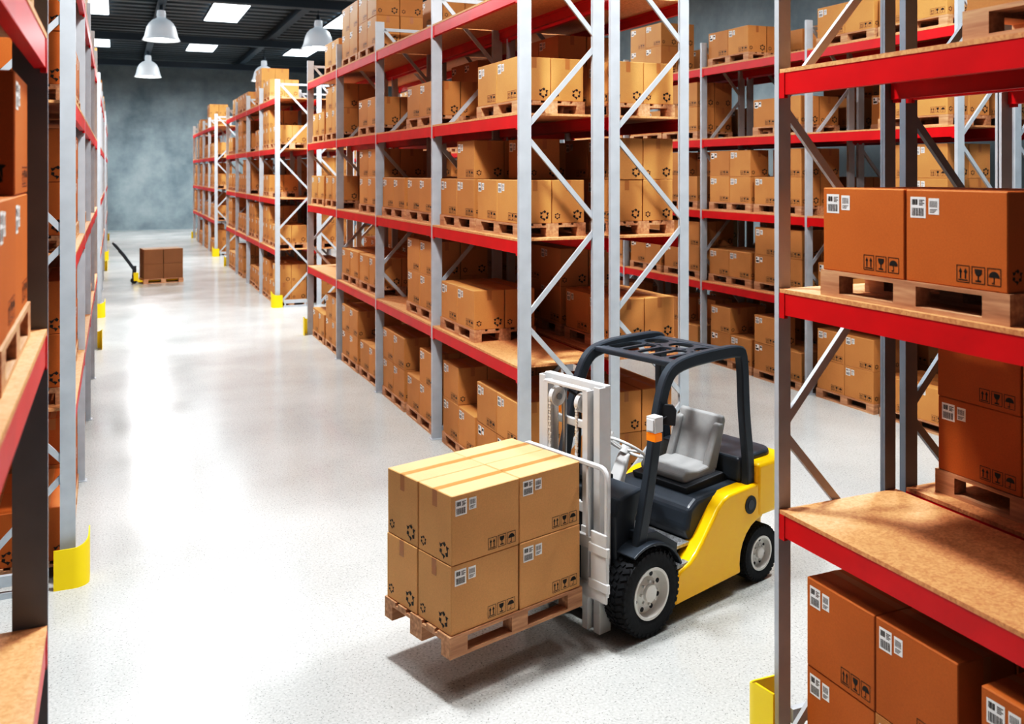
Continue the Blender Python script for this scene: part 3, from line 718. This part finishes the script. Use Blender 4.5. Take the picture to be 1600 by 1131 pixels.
# ------------------------------------------------------------------ which repeats are individuals: by visibility
cp=Vector((0,0,CH))
bv=[];bf=[]
def addbox(m,hx,hy,z0,z1):
    o=len(bv)
    for z in (z0,z1):
        for x,y in ((-hx,-hy),(hx,-hy),(hx,hy),(-hx,hy)): bv.append(m@Vector((x,y,z)))
    for f in ((0,3,2,1),(4,5,6,7),(0,1,5,4),(1,2,6,5),(2,3,7,6),(3,0,4,7)): bf.append(tuple(i+o for i in f))
owners=[]
for i,(m,wh) in enumerate(pallets): addbox(m,.6,.4,0,.144); owners.append(('p',i))
for i,(m,wh) in enumerate(cartons): addbox(m,CL/2,CW/2,0,CHh); owners.append(('c',i))
bvh=BVHTree.FromPolygons(bv,bf)
def score(key,m,dims):
    pr=project(m@Vector((0,0,dims[2]/2)))
    if pr is None: return 0,99
    hx,hy,hz=dims[0]/2,dims[1]/2,dims[2]; cnt=0; pts=[]
    for a in (-.85,0,.85):
        for b in (.12,.5,.88):
            pts+=[(a*hx,-hy,b*hz),(a*hx,hy,b*hz),(-hx,a*hy,b*hz),(hx,a*hy,b*hz)]
    for a in (-.8,0,.8):
        for b in (-.8,0,.8): pts.append((a*hx,b*hy,hz))
    for p in pts:
        w=m@Vector(p); q=project(w)
        if q is None or not(0<=q[0]<=1600 and 0<=q[1]<=1131): continue
        d=(w-cp); L=d.length; d/=L
        loc,nn,idx,dist=bvh.ray_cast(cp,d,L+.02)
        if idx is not None and owners[idx//6]==key and abs(dist-L)<.01: cnt+=1
    return cnt/pr[2]**2,pr[2]
CC={'forks':(.80,.48,.22),'jack':(.30,.15,.07),'rack':(.66,.34,.125),'nearrack':(.62,.205,.048),'near':(.58,.18,.04)}  # light and shade of each place put into the carton colour
def finish(tag,lst,dims,cap,kindname,me,labels,mbsrc,mats,stufflabel,cat,groups):
    sc=[]
    for i,(m,wh) in enumerate(lst):
        s,d=score((tag,i),m,dims)
        if wh=='forks': s+=100
        if wh=='jack' : s+=50
        sc.append((s,d,i))
    sc.sort(key=lambda t:-t[0])
    keep=[t for t in sc[:cap] if t[0]>0]; ids={t[2] for t in keep}
    for s,d,i in keep:
        m,wh=lst[i]
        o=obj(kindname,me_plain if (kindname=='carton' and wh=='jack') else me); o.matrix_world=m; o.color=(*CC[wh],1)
        info(o,labels[wh],cat,groups[wh])
        if kindname=='carton' and d<9.5:
            o.data=me_body
            c=bpy.data.objects.new('packing_tape',me_tape); COL.objects.link(c); c.parent=o
            for me2 in me_labels:
                c=bpy.data.objects.new('shipping_label',me2); COL.objects.link(c); c.parent=o
    mb=MB(); V=[Vector(v) for v in mbsrc.v]
    for i,(m,wh) in enumerate(lst):
        if i in ids: continue
        k0=len(mb.m); mb.add([m@v for v in V],mbsrc.f,0); mb.m[k0:]=mbsrc.m
    if mb.v:
        o=obj(kindname+'_stock',mb.mesh(kindname+'_stock',mats,recalc=False)); info(o,stufflabel,cat,kind='stuff'); o.color=(.58,.29,.105,1)
    print('KEPT',kindname,len(keep),'of',len(lst),'vis',sum(1 for t in sc if t[0]>0))
cl={'forks':'brown cardboard carton, tinted as lit, on the pallet carried by the forklift','jack':'plain brown cardboard carton, tinted as shaded, on the hand truck pallet',
    'rack':'brown taped cardboard carton on a pallet in the racking','nearrack':'large brown cardboard carton, tinted as shaded, on the rack beside the forklift','near':'brown cardboard carton, tinted as shaded, in the racking at the aisle corner'}
pl={'forks':'pine wooden pallet lifted on the forklift forks','jack':'wooden pallet on the hand pallet truck','rack':'pine wooden pallet holding cartons in the racking','nearrack':'pine wooden pallet on the rack beside the forklift','near':'pine wooden pallet holding cartons in the racking'}
cgp={'forks':'cartons on the forklift pallet','jack':'cartons on the hand truck','rack':'cartons in the pallet racks','nearrack':'cartons in the pallet racks','near':'cartons in the pallet racks'}
pgp={k:'wooden pallets' for k in cgp}
finish('p',pallets,(1.2,.8,.144),295,'wooden_pallet',me_pal,pl,pmb,[M['pallet']],'further wooden pallets stored in the racking','pallet',pgp)
finish('c',cartons,(CL,CW,CHh),300,'carton',me_full,cl,lite_mb,CM,'further brown cartons stacked throughout the racking','carton',cgp)
vs=S.view_settings
vs.view_transform='Standard'; vs.look='None'; vs.exposure=0.0
vs.use_curve_mapping=True
cm=vs.curve_mapping; c=cm.curves[3]
c.points[0].location=(0,0); c.points[-1].location=(1,1)
for x,y in ((.05,.022),(.2,.15),(.5,.53)): c.points.new(x,y)
cm.update()
